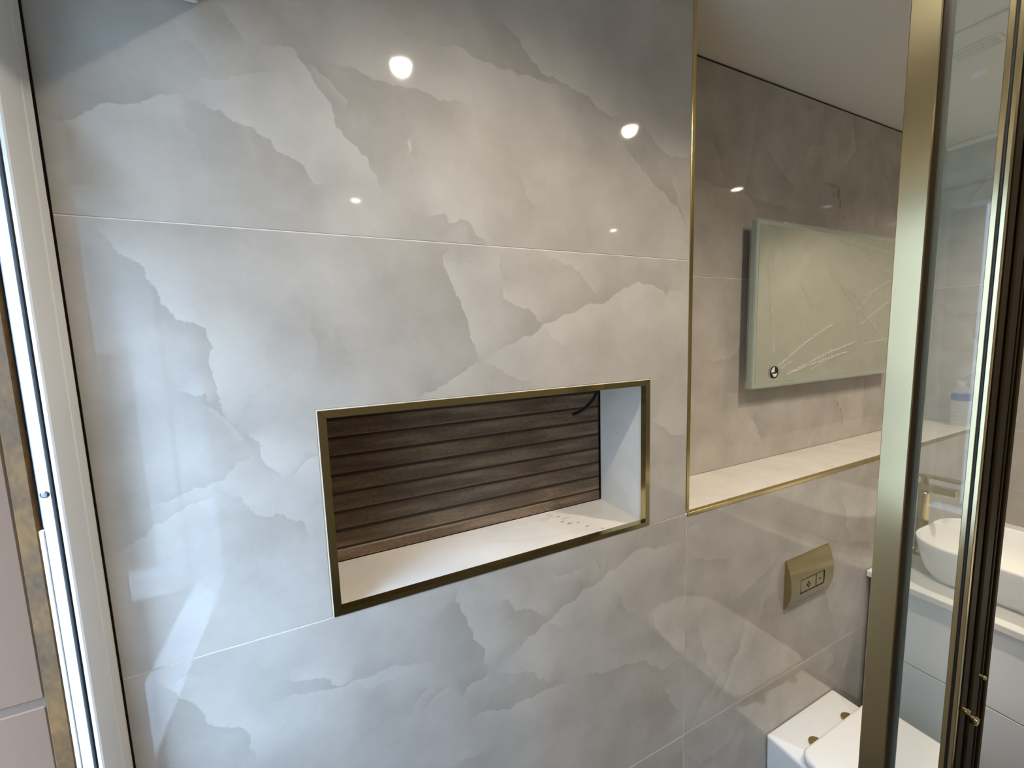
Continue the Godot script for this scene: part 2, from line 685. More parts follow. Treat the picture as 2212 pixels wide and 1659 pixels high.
func make_materials() -> void:
	jag.seed = 21
	jag.frequency = 0.03
	jag.fractal_type = FastNoiseLite.FRACTAL_FBM
	jag.fractal_octaves = 4
	make_marble_base()
	var wide := Vector2(1056, 600)
	var full := Vector2(1200, 600)
	M.a = marble(wide, VEINS.A, Vector2i(0, 0), false)
	M.b = marble(wide, VEINS.B, Vector2i(200, 60), true)
	M.c = marble(wide, VEINS.C, Vector2i(120, 30), false)
	M.e = marble(full, VEINS.E + random_veins(41, 1200, 600, 5), Vector2i(40, 10), true)
	M.f = marble(full, VEINS.F + random_veins(47, 1200, 600, 6), Vector2i(0, 60), false)
	M.g = marble(full, VEINS.G + random_veins(52, 1200, 250, 3), Vector2i(30, 0), true, [[900, 262, 45, 10, 0.22], [940, 285, 14, 26, 0.35], [955, 318, 6, 20, 0.35], [912, 292, 10, 8, 0.3], [985, 360, 5, 14, 0.25]])
	M.h = marble(full, VEINS.H + random_veins(58, 1200, 300, 3), Vector2i(60, 60), false, [[1011, 453, 5, 12, 0.35], [1039, 479, 6, 8, 0.4], [1052, 509, 5, 10, 0.4], [1049, 530, 4, 6, 0.35]])
	M.k = marble(full, random_veins(77, 1200, 600, 11), Vector2i(20, 30), true)
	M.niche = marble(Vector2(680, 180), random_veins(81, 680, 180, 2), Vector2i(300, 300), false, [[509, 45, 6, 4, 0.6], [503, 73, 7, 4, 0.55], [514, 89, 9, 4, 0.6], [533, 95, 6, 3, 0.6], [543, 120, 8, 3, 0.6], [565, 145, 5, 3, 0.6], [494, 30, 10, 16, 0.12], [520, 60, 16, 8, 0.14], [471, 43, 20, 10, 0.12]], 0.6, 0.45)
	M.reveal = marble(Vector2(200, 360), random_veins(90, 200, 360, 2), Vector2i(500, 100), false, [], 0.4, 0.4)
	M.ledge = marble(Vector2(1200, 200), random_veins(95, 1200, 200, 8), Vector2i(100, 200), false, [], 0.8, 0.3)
	M.slate = [plain(Color(0.30, 0.30, 0.30), 0.45), plain(Color(0.33, 0.325, 0.32), 0.45)]
	M.grout = plain(Color(0.90, 0.88, 0.85), 0.8, 0.0, 0.3)
	M.board = plain(Color(0.30, 0.29, 0.28), 0.9, 0.0, 0.2)
	var wood := grain_image(1024, 384, 31, Color(0.36, 0.295, 0.235), Color(0.53, 0.45, 0.365), 12)
	var t := tex_of(wood)
	M.wood = []
	for k in 4:
		var m := plain(Color.WHITE, 0.42, 0.0, 0.4)
		m.albedo_texture = t
		m.uv1_scale = Vector3(1.4, 2.6, 1)
		m.uv1_offset = Vector3(0.02 * k, 0.23 * k, 0)
		M.wood.append(m)
	M.groove = plain(Color(0.24, 0.19, 0.15), 0.6)
	M.brass = plain(Color(0.75, 0.70, 0.51), 0.15, 1.0)
	M.brushed = plain(Color(0.84, 0.79, 0.64), 0.25, 1.0)
	M.brushed.anisotropy_enabled = true
	M.brushed.anisotropy = 0.8
	M.bronze = plain(Color(0.21, 0.175, 0.115), 0.45, 0.0, 0.15)
	M.dark_reflection = plain(Color(0.20, 0.165, 0.105), 0.5, 0.0, 0.12)  # brass post side, dark reflection of the room put into the colour
	M.plate = plain(Color(0.72, 0.66, 0.50), 0.27, 1.0)
	M.gold = plain(Color(0.78, 0.70, 0.48), 0.22, 1.0)
	M.steel = plain(Color(0.55, 0.56, 0.58), 0.3, 1.0)
	M.rubber = plain(Color(0.025, 0.025, 0.03), 0.45)
	M.upvc = plain(Color(0.90, 0.90, 0.90), 0.28)
	M.ceramic = plain(Color(0.91, 0.905, 0.89), 0.08)
	M.lacquer = plain(Color(0.87, 0.875, 0.88), 0.16)
	M.counter = plain(Color(0.88, 0.875, 0.86), 0.2)
	M.mirror = plain(Color(0.86, 0.88, 0.84), 0.03, 1.0)
	M.body = plain(Color(0.36, 0.34, 0.32), 0.4)
	M.edge = plain(Color(0.62, 0.69, 0.66), 0.15)
	M.film = pane(Color(0.86, 0.86, 0.79), 0.30, 0.10)
	M.crease = pane(Color(0.97, 0.97, 0.94), 0.7, 0.12)  # whiter than the film, so highlights on the folds are in the colour
	M.glass = pane(Color(0.78, 0.88, 0.84), 0.06)
	M.clear = pane(Color(0.90, 0.93, 0.94), 0.17, 0.04)
	M.label = pane(Color(0.25, 0.33, 0.66), 0.55, 0.2)
	M.white = plain(Color(0.93, 0.93, 0.93), 0.4)
	M.black = plain(Color(0.015, 0.015, 0.015), 0.35)
	M.copper = plain(Color(0.78, 0.52, 0.38), 0.3, 1.0)
	var pl := plain(Color(0.87, 0.85, 0.815), 0.85, 0.0, 0.25)
	M.plaster = pl
	var oak := plain(Color.WHITE, 0.45)
	oak.albedo_texture = tex_of(grain_image(512, 128, 8, Color(0.25, 0.16, 0.04), Color(0.41, 0.28, 0.085), 8))
	oak.uv1_triplanar = true
	oak.uv1_scale = Vector3(4, 2, 4)
	M.oak = oak
	M.stone = plain(Color(0.41, 0.31, 0.235), 0.9)
	M.brick = plain(Color(0.47, 0.45, 0.43), 0.9)
	M.mortar = plain(Color(0.37, 0.30, 0.25), 0.95)
	M.glow = plain(Color(1, 1, 1), 0.5)
	M.glow.emission_enabled = true
	M.glow.emission = Color(1.0, 0.93, 0.84)
	M.glow.emission_energy_multiplier = 60.0
	M.glow_ring = plain(Color(1, 1, 1), 0.4)
	M.glow_ring.emission_enabled = true
	M.glow_ring.emission = Color(1.0, 0.93, 0.84)
	M.glow_ring.emission_energy_multiplier = 28.0


# ---------------------------------------------------------------- walls

const J := 0.0014    # half a joint

func place_tile(parent: Node3D, st: SurfaceTool, m: Material, at: Vector3, turn := Vector3.ZERO) -> MeshInstance3D:
	var o := part(parent, "tile", st, m)
	o.position = at
	o.rotation_degrees = turn
	return o


func make_front_wall() -> void:
	var w := thing("wall_front", "glossy onyx-print tiled wall with a slatted niche let into it", "wall", Vector3.ZERO, "", "structure")
	var t := 0.0015
	# masonry behind the tiles, with the niche left open and the upper part ending at the recess
	var st := start()
	var zb := -0.32
	box(st, Vector3(-1.35, NY1 + 0.006, zb), Vector3(-0.006, CEIL, -0.004), 0.0)
	box(st, Vector3(-1.35, FLOOR, zb), Vector3(-0.006, -0.006, -0.004), 0.0)
	box(st, Vector3(-1.35, -0.006, zb), Vector3(NX0 - 0.006, NY1 + 0.006, -0.004), 0.0)
	box(st, Vector3(NX1 + 0.006, -0.006, zb), Vector3(-0.006, NY1 + 0.006, -0.004), 0.0)
	box(st, Vector3(NX0 - 0.006, -0.006, zb), Vector3(NX1 + 0.006, NY1 + 0.006, -NDEPTH - 0.012), 0.0)
	box(st, Vector3(-0.006, FLOOR, zb), Vector3(RIGHT + 0.1, -0.008, -0.004), 0.0)
	part(w, "masonry", st, M.board)
	st = start()
	for r in [[LEFT + 0.002, NY1, -0.006, CEIL - 0.006], [LEFT + 0.002, FLOOR, RIGHT, -0.0004], [LEFT + 0.002, -0.0004, NX0, NY1], [NX1, -0.0004, -0.006, NY1]]:
		box(st, Vector3(r[0], r[1], -0.004), Vector3(r[2], r[3], -t + 0.0006), 0.0)
	part(w, "grout", st, M.grout)
	var tw := Vector2(1.056, 0.6)
	var tf := Vector2(1.2, 0.6)
	var x0 := LEFT + 0.0025
	var x1 := -0.0065
	place_tile(w, rect_tile(x1 - x0, 0.6 - 2 * J - 0.006, tw, Vector2(x0 - LEFT, J)), M.a, Vector3(x0, 0.6 + J, 0))
	# the tile that the niche is cut from
	var a := NX0 - 0.0028 - x0
	var b := NX1 + 0.0028 - x0
	var hh := NY1 + 0.0028 - J
	var ww := x1 - x0
	var th := 0.6 - 2 * J
	var ol := PackedVector2Array([Vector2(0, 0), Vector2(a, 0), Vector2(a, hh), Vector2(b, hh), Vector2(b, 0), Vector2(ww, 0), Vector2(ww, th), Vector2(0, th)])
	place_tile(w, tile_mesh([Rect2(0, 0, a, hh), Rect2(b, 0, ww - b, hh), Rect2(0, hh, ww, th - hh)], ol, tw, Vector2(x0 - LEFT, J)), M.b, Vector3(x0, J, 0))
	place_tile(w, rect_tile(-J - x0, th, tw, Vector2(x0 - LEFT, J)), M.c, Vector3(x0, -0.6 + J, 0))
	place_tile(w, rect_tile(-J - x0, th, tf, Vector2(0.1, J)), M.k, Vector3(x0, -1.2 + J, 0))
	place_tile(w, rect_tile(1.2 - 2 * J, th - 0.007, tf, Vector2(J, J)), M.e, Vector3(J, -0.6 + J, 0))
	place_tile(w, rect_tile(1.2 - 2 * J, th, tf, Vector2(J, J)), M.f, Vector3(J, -1.2 + J, 0))
	place_tile(w, rect_tile(RIGHT - 1.2 - J, th - 0.007, tf, Vector2(J, J)), M.k, Vector3(1.2 + J, -0.6 + J, 0))
	place_tile(w, rect_tile(RIGHT - 1.2 - J, th, tf, Vector2(0.5, J)), M.e, Vector3(1.2 + J, -1.2 + J, 0))
	# the side of the wall where it steps back to the recess
	place_tile(w, rect_tile(-BACK - 0.004, CEIL - 0.006, tf, Vector2.ZERO), M.k, Vector3(0.0, 0.0, -0.004), Vector3(0, 90, 0))
	# niche lining
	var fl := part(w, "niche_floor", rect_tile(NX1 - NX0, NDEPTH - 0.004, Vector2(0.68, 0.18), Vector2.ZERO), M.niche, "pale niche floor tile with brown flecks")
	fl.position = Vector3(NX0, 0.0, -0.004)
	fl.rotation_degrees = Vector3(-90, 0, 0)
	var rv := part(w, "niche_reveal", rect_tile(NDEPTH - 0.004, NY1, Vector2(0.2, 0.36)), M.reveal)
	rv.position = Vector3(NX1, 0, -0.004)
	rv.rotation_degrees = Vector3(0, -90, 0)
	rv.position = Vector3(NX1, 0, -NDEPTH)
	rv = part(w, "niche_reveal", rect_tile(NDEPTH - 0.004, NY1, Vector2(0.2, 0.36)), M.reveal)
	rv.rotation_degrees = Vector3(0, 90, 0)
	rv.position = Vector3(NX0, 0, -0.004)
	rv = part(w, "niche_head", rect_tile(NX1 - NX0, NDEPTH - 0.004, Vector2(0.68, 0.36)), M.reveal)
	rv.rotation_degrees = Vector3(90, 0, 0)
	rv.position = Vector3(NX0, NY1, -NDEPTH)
	part(w, "slat_backing", boxed(Vector3(NX0 + 0.001, 0.0005, -NDEPTH - 0.012), Vector3(NX1 - 0.004, NY1 - 0.001, -NDEPTH - 0.0035), 0.0), M.groove)
	var edges := [-0.0018, 0.0275, 0.0655, 0.1035, 0.1415, 0.1795, 0.217, 0.2545, 0.2925, 0.3355]
	for i in edges.size() - 1:
		var h: float = edges[i + 1] - edges[i] - 0.0045
		var s := start()
		var lo := Vector3(0, 0, -0.006)
		var hi := Vector3(NX1 - NX0 - 0.006, h, 0)
		box(s, lo, hi, 0.0022)
		var o := part(w, "slat", s, M.wood[(i * 3 + 1) % 4])
		o.position = Vector3(NX0 + 0.001, edges[i] + 0.002, -NDEPTH)


func make_recess_wall() -> void:
	var w := thing("wall_recess", "tiled wall set back above the ledge behind the mirror", "wall", Vector3.ZERO, "", "structure")
	part(w, "masonry", boxed(Vector3(-0.006, -0.008, -0.32), Vector3(RIGHT + 0.1, CEIL, BACK - 0.004), 0.0), M.board)
	part(w, "grout", boxed(Vector3(0.0, 0.0, BACK - 0.004), Vector3(RIGHT, CEIL - 0.011, BACK - 0.0009), 0.0), M.grout)
	var tf := Vector2(1.2, 0.6)
	var th := 0.6 - 2 * J
	place_tile(w, rect_tile(1.2 - 2 * J, th - 0.007, tf, Vector2(J, J)), M.g, Vector3(J, 0.6 + J, BACK))
	place_tile(w, rect_tile(1.2 - 2 * J, th, tf, Vector2(J, J)), M.h, Vector3(J, J, BACK))
	place_tile(w, rect_tile(RIGHT - 1.2 - J, th - 0.007, tf, Vector2(0.1, J)), M.k, Vector3(1.2 + J, 0.6 + J, BACK))
	place_tile(w, rect_tile(RIGHT - 1.2 - J, th, tf, Vector2(0.6, J)), M.f, Vector3(1.2 + J, J, BACK))
	# ledge
	part(w, "ledge_bed", boxed(Vector3(0.0, -0.008, BACK), Vector3(RIGHT, -0.003, -0.006), 0.0), M.grout)
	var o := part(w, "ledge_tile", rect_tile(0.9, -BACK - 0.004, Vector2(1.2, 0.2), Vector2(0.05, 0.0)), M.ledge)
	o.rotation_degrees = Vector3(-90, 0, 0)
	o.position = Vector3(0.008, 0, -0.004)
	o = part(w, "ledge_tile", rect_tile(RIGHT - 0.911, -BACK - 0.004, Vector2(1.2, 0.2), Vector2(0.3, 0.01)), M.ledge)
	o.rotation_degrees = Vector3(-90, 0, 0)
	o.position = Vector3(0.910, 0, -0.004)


# tiles over a rectangle of wall, seen from the room; local x runs along the wall
func tile_field(w: Node3D, at: Vector3, turn: float, x0: float, x1: float, y0: float, y1: float, mats: Array, shift := 0.0) -> void:
	var tf := Vector2(1.2, 0.6)
	var k := 0
	for row in range(-2, 2):
		var b := maxf(y0, row * 0.6)
		var t := minf(y1, row * 0.6 + 0.6)
		if t - b < 0.02:
			continue
		var x := x0
		var nextx := x0 + (shift if row % 2 else 1.2)
		while x < x1 - 0.01:
			var e := minf(x1, nextx)
			if e - x > 0.02:
				var o := part(w, "tile", rect_tile(e - x - 2 * J, t - b - 2 * J, tf, Vector2(0.0, b - row * 0.6)), mats[k % mats.size()])
				o.rotation_degrees.y = turn
				o.position = at + Basis(Vector3.UP, deg_to_rad(turn)) * Vector3(x + J, 0, 0) + Vector3(0, b + J, 0)
			k += 1
			x = e
			nextx = x + 1.2


const WZ0 := 0.0       # window opening
const WZ1 := 0.66
const WY0 := -0.24
const WY1 := 0.866

func make_other_walls() -> void:
	var r := thing("wall_right", "tiled end wall behind the basin, bead along the ceiling", "wall", Vector3.ZERO, "", "structure")
	part(r, "masonry", boxed(Vector3(RIGHT + 0.004, FLOOR, BACK), Vector3(RIGHT + 0.1, CEIL, REAR + 0.1), 0.0), M.board)
	part(r, "grout", boxed(Vector3(RIGHT + 0.0009, FLOOR, BACK), Vector3(RIGHT + 0.004, CEIL, REAR), 0.0), M.grout)
	tile_field(r, Vector3(RIGHT, 0, BACK), -90, 0.0, REAR - BACK, FLOOR, CEIL, [M.k, M.f, M.e, M.h, M.g], 1.2)
	var l := thing("wall_left", "tiled outer wall around the window opening", "wall", Vector3.ZERO, "", "structure")
	var st := start()
	box(st, Vector3(-1.35, FLOOR, -0.006), Vector3(LEFT - 0.004, WY0, REAR + 0.1), 0.0)
	box(st, Vector3(-1.35, WY1, -0.006), Vector3(LEFT - 0.004, CEIL, REAR + 0.1), 0.0)
	box(st, Vector3(-1.35, WY0, WZ1), Vector3(LEFT - 0.004, WY1, REAR + 0.1), 0.0)
	part(l, "masonry", st, M.board)
	tile_field(l, Vector3(LEFT, 0, REAR), 90, 0.0, REAR - 0.001, FLOOR, WY0, [M.f, M.k, M.e], 1.2)
	tile_field(l, Vector3(LEFT, 0, REAR), 90, 0.0, REAR - WZ1, WY0, 0.866, [M.e, M.h, M.k], 1.2)
	var b := thing("wall_rear", "tiled wall across the room from the niche", "wall", Vector3.ZERO, "", "structure")
	part(b, "masonry", boxed(Vector3(-1.35, FLOOR, REAR + 0.004), Vector3(RIGHT + 0.1, CEIL, REAR + 0.1), 0.0), M.board)
	part(b, "grout", boxed(Vector3(LEFT, FLOOR, REAR + 0.0009), Vector3(RIGHT, CEIL, REAR + 0.004), 0.0), M.grout)
	tile_field(b, Vector3(RIGHT, 0, REAR), 180, 0.0, RIGHT - LEFT, FLOOR, CEIL, [M.h, M.e, M.k, M.f, M.g], 1.2)
	var f := thing("floor", "dark grey floor tiles", "floor", Vector3.ZERO, "", "structure")
	part(f, "screed", boxed(Vector3(-1.35, FLOOR - 0.12, -0.32), Vector3(RIGHT + 0.1, FLOOR - 0.0015, REAR + 0.1), 0.0), M.grout)
	var tm := rect_tile(0.5975, 0.5975, Vector2(1.2, 0.6)).commit()
	for i in 5:
		for j in 4:
			var o := put(f, "tile", tm, M.slate[(i + 2 * j) % 2])
			o.rotation_degrees.x = -90
			o.position = Vector3(LEFT + i * 0.6, FLOOR, 0.6 * (j + 1) - 0.001)


func make_ceiling() -> void:
	var c := thing("ceiling", "warm white plaster ceiling with a boxed-in soffit over the window", "ceiling", Vector3.ZERO, "", "structure")
	part(c, "plaster", boxed(Vector3(-1.35, CEIL, -0.32), Vector3(RIGHT + 0.1, CEIL + 0.12, REAR + 0.1), 0.0), M.plaster)
	part(c, "soffit", boxed(Vector3(LEFT, 0.8715, 0.002), Vector3(-0.886, CEIL, REAR), 0.002), M.plaster, "white boxed soffit over the window")
	part(c, "bead", boxed(Vector3(RIGHT - 0.022, CEIL - 0.020, BACK), Vector3(RIGHT, CEIL, REAR), 0.006), M.plaster)
	part(c, "batten", boxed(Vector3(0.80, CEIL - 0.010, 0.11), Vector3(0.835, CEIL, REAR), 0.002), M.plaster)


# ---------------------------------------------------------------- window

func make_window() -> void:
	var w := thing("window_1", "white plastic window frame with black gasket and oak-look outer edge, sash swung open", "window", Vector3(LEFT, 0, 0), "", "structure")
	# Local axes: x outwards is negative, z along the wall. The jamb next to the tiles leans a little.
	var y0 := WY0
	var y1 := WY1
	var jamb := Node3D.new()
	jamb.name = "jamb"
	w.add_child(jamb)
	jamb.rotation_degrees.x = -0.35
	jamb.position = Vector3(0, 0, 0.0055)
	var prof := PackedVector2Array([Vector2(-0.07, 0.002), Vector2(0.0, 0.002), Vector2(0.002, 0.005), Vector2(0.001, 0.018), Vector2(0.0, 0.019), Vector2(0.0, 0.0585), Vector2(-0.0015, 0.060), Vector2(-0.0045, 0.060), Vector2(-0.0045, 0.052), Vector2(-0.0085, 0.052), Vector2(-0.0085, 0.058), Vector2(-0.019, 0.058), Vector2(-0.019, 0.050), Vector2(-0.07, 0.050)])
	var st := start()
	var zx := PackedVector2Array()
	for p in prof:
		zx.append(Vector2(p.y, p.x))
	prism(st, zx, Vector3(0, y0, 0), Vector3(0, 0, 1), Vector3(1, 0, 0), y1 - y0)
	part(jamb, "frame_bar", st, M.upvc)
	st = start()
	box(st, Vector3(-0.0092, y0, 0.050), Vector3(-0.0040, y1, 0.0612), 0.0018)
	part(jamb, "gasket", st, M.rubber, "black rubber gasket")
	part(jamb, "stay", boxed(Vector3(-0.0215, 0.242, 0.050), Vector3(-0.0190, y1, 0.0555), 0.0006), M.steel, "dark steel window stay")
	part(jamb, "packer", boxed(Vector3(-0.0235, y0, 0.050), Vector3(-0.0195, 0.241, 0.0595), 0.0006), M.upvc)
	st = start()
	lathe(st, [Vector2(0.0042, 0.0), Vector2(0.0025, 0.0012), Vector2(0.0, 0.0014)], Vector3.ZERO, 16)
	var screw := part(jamb, "screw", st, M.steel, "steel screw head")
	screw.rotation_degrees.x = 90
	screw.position = Vector3(-0.0145, 0.281, 0.058)
	part(w, "caulk", boxed(Vector3(-0.004, y0, 0.0), Vector3(0.0, 0.615, 0.0045), 0.001), M.grout)
	part(w, "gap_shade", boxed(Vector3(-0.012, y0, 0.0), Vector3(-0.004, y1, 0.012), 0.0), M.black, "black strip for the shade in the gap beside the frame")  # the shade inside the gap, put in as a black strip
	part(jamb, "outer_edge", boxed(Vector3(-0.040, y0, 0.002), Vector3(-0.0238, y1, 0.0600), 0.001), M.oak, "oak-look outer edge of the frame")
	# the other three sides of the frame
	part(w, "frame_head", boxed(Vector3(-0.07, y1 - 0.055, 0.062), Vector3(0.0, y1, WZ1), 0.002), M.upvc)
	part(w, "frame_cill", boxed(Vector3(-0.07, y0, 0.062), Vector3(0.0, y0 + 0.055, WZ1), 0.002), M.upvc)
	part(w, "frame_side", boxed(Vector3(-0.07, y0 + 0.055, WZ1 - 0.058), Vector3(0.0, y1 - 0.055, WZ1), 0.002), M.upvc)
	# the sash, hinged on the far side and swung right out
	var s := Node3D.new()
	s.name = "sash"
	w.add_child(s)
	s.position = Vector3(-0.075, 0, WZ1 - 0.03)
	var h := WZ1 - 0.13
	st = start()
	box(st, Vector3(-h, y0 + 0.05, -0.03), Vector3(-h + 0.06, y1 - 0.05, 0.03), 0.002)
	box(st, Vector3(-0.06, y0 + 0.05, -0.03), Vector3(0.0, y1 - 0.05, 0.03), 0.002)
	box(st, Vector3(-h + 0.06, y0 + 0.05, -0.03), Vector3(-0.06, y0 + 0.11, 0.03), 0.002)
	box(st, Vector3(-h + 0.06, y1 - 0.11, -0.03), Vector3(-0.06, y1 - 0.05, 0.03), 0.002)
	part(s, "sash_frame", st, M.upvc)
	part(s, "sash_pane", boxed(Vector3(-h + 0.05, y0 + 0.10, -0.012), Vector3(-0.05, y1 - 0.10, 0.012), 0.0), M.glass)
	var nb := thing("wall_sky_block", "plain unseen wall added outside to block the low sky", "wall", Vector3.ZERO, "", "structure")  # unseen wall, added to cut off low sky and steer the daylight
	part(nb, "blocking_slab", boxed(Vector3(-5.3, -4.0, -9.0), Vector3(-5.0, 3.6, 9.0), 0.01), M.brick)
	# outside reveal of large blocks
	var o := thing("wall_outside", "buff stone block reveal outside the window", "wall", Vector3.ZERO, "", "structure")
	part(o, "mortar", boxed(Vector3(-1.34, -0.24, 0.0), Vector3(-1.0965, 0.866, 0.0602), 0.0), M.mortar)
	for e in [[-0.24, 0.036], [0.043, 0.44], [0.447, 0.866]]:
		part(o, "stone_block", boxed(Vector3(-1.34, e[0], 0.0), Vector3(-1.0948, e[1], 0.0615), 0.003), M.stone)


# ---------------------------------------------------------------- trims

func make_trims() -> void:
	var n := thing("trim_1", "mitred polished brass trim framing the niche", "trim", Vector3.ZERO, "", "structure")
	var t := 0.012
	var z0 := -0.014
	var z1 := 0.0012
	var o := [Vector2(NX0, 0.0), Vector2(NX1, 0.0), Vector2(NX1, NY1), Vector2(NX0, NY1)]
	var i := [Vector2(NX0 + t, t * 0.8), Vector2(NX1 - t, t * 0.8), Vector2(NX1 - t, NY1 - t), Vector2(NX0 + t, NY1 - t)]
	for k in 4:
		var st := start()
		var g := 0.00025
		var j := (k + 1) % 4
		var d: Vector2 = (o[j] - o[k]).normalized() * g
		prism(st, PackedVector2Array([o[k] + d, o[j] - d, i[j] - d, i[k] + d]), Vector3(0, 0, z0), Vector3.RIGHT, Vector3.UP, z1 - z0)
		part(n, "trim_bar", st, M.brass)
	var v := thing("trim_2", "upright brass trim on the corner where the wall steps back", "trim", Vector3.ZERO, "", "structure")
	part(v, "trim_bar", boxed(Vector3(-0.0055, 0.0085, -0.012), Vector3(0.0055, CEIL - 0.004, 0.0012), 0.0012), M.gold)
	var h := thing("trim_3", "brass trim along the front edge of the ledge", "trim", Vector3.ZERO, "", "structure")
	part(h, "trim_bar", boxed(Vector3(0.0, -0.0085, -0.012), Vector3(RIGHT, 0.0012, 0.0012), 0.0012), M.gold)


func make_cable() -> void:
	var c := thing("cable", "short black cable end hanging from the top of the niche", "cable", Vector3(-0.184, NY1, -0.10))
	var p := [Vector3(0.0, 0.0, -0.004), Vector3(-0.003, -0.022, -0.002), Vector3(-0.012, -0.040, 0.0), Vector3(-0.026, -0.056, 0.0), Vector3(-0.045, -0.069, 0.0), Vector3(-0.064, -0.076, 0.0), Vector3(-0.078, -0.0795, 0.0)]
	var cv := Curve3D.new()
	for k in p.size():
		var d: Vector3 = (p[mini(k + 1, p.size() - 1)] - p[maxi(k - 1, 0)]) * 0.18
		cv.add_point(p[k], -d, d)
	cv.bake_interval = 0.003
	var st := start()
	tube(st, Array(cv.get_baked_points()), 0.0040)
	part(c, "sheath", st, M.black)
	for k in 3:
		st = start()
		tube(st, [Vector3(-0.076, -0.079 + 0.0016 * (k - 1), 0.0012 * (k % 2)), Vector3(-0.089, -0.0815 + 0.003 * (k - 1), 0.002 * (k % 2))], 0.0008, 8)
		part(c, "wire", st, M.copper, "bare wire strand")


# ---------------------------------------------------------------- mirror

const CREASES := [
	[124, 65, 246, 127, 340, 166, 415, 194], [139, 55, 191, 76], [194, 41, 397, 95, 571, 128], [165, 35, 317, 62, 514, 93], [559, 238, 740, 342],
	[530, 274, 658, 207, 788, 117], [399, 366, 556, 258, 647, 156, 743, 65], [318, 497, 595, 455, 779, 432], [132, 507, 387, 488, 776, 458],
	[615, 292, 790, 355], [636, 119, 821, 134], [243, 316, 300, 256], [59, 395, 93, 111], [631, 424, 786, 381], [595, 191, 801, 277], [489, 322, 619, 258], [393, 130, 426, 80, 292, 40],
]

func crease_height(p: Vector2, n: FastNoiseLite) -> float:
	var h := n.get_noise_2d(p.x, p.y) * 2.2
	for k in CREASES.size():
		var c: Array = CREASES[k]
		for i in range(0, c.size() - 2, 2):
			var a := Vector2(c[i], c[i + 1])
			var b := Vector2(c[i + 2], c[i + 3])
			var q := Geometry2D.get_closest_point_to_segment(p, a, b)
			var d := p.distance_to(q) / (3.5 + (k % 3))
			if d < 3.0:
				h = maxf(h, exp(-d * d) * (2.0 + (k % 2) * 0.7))
	return h


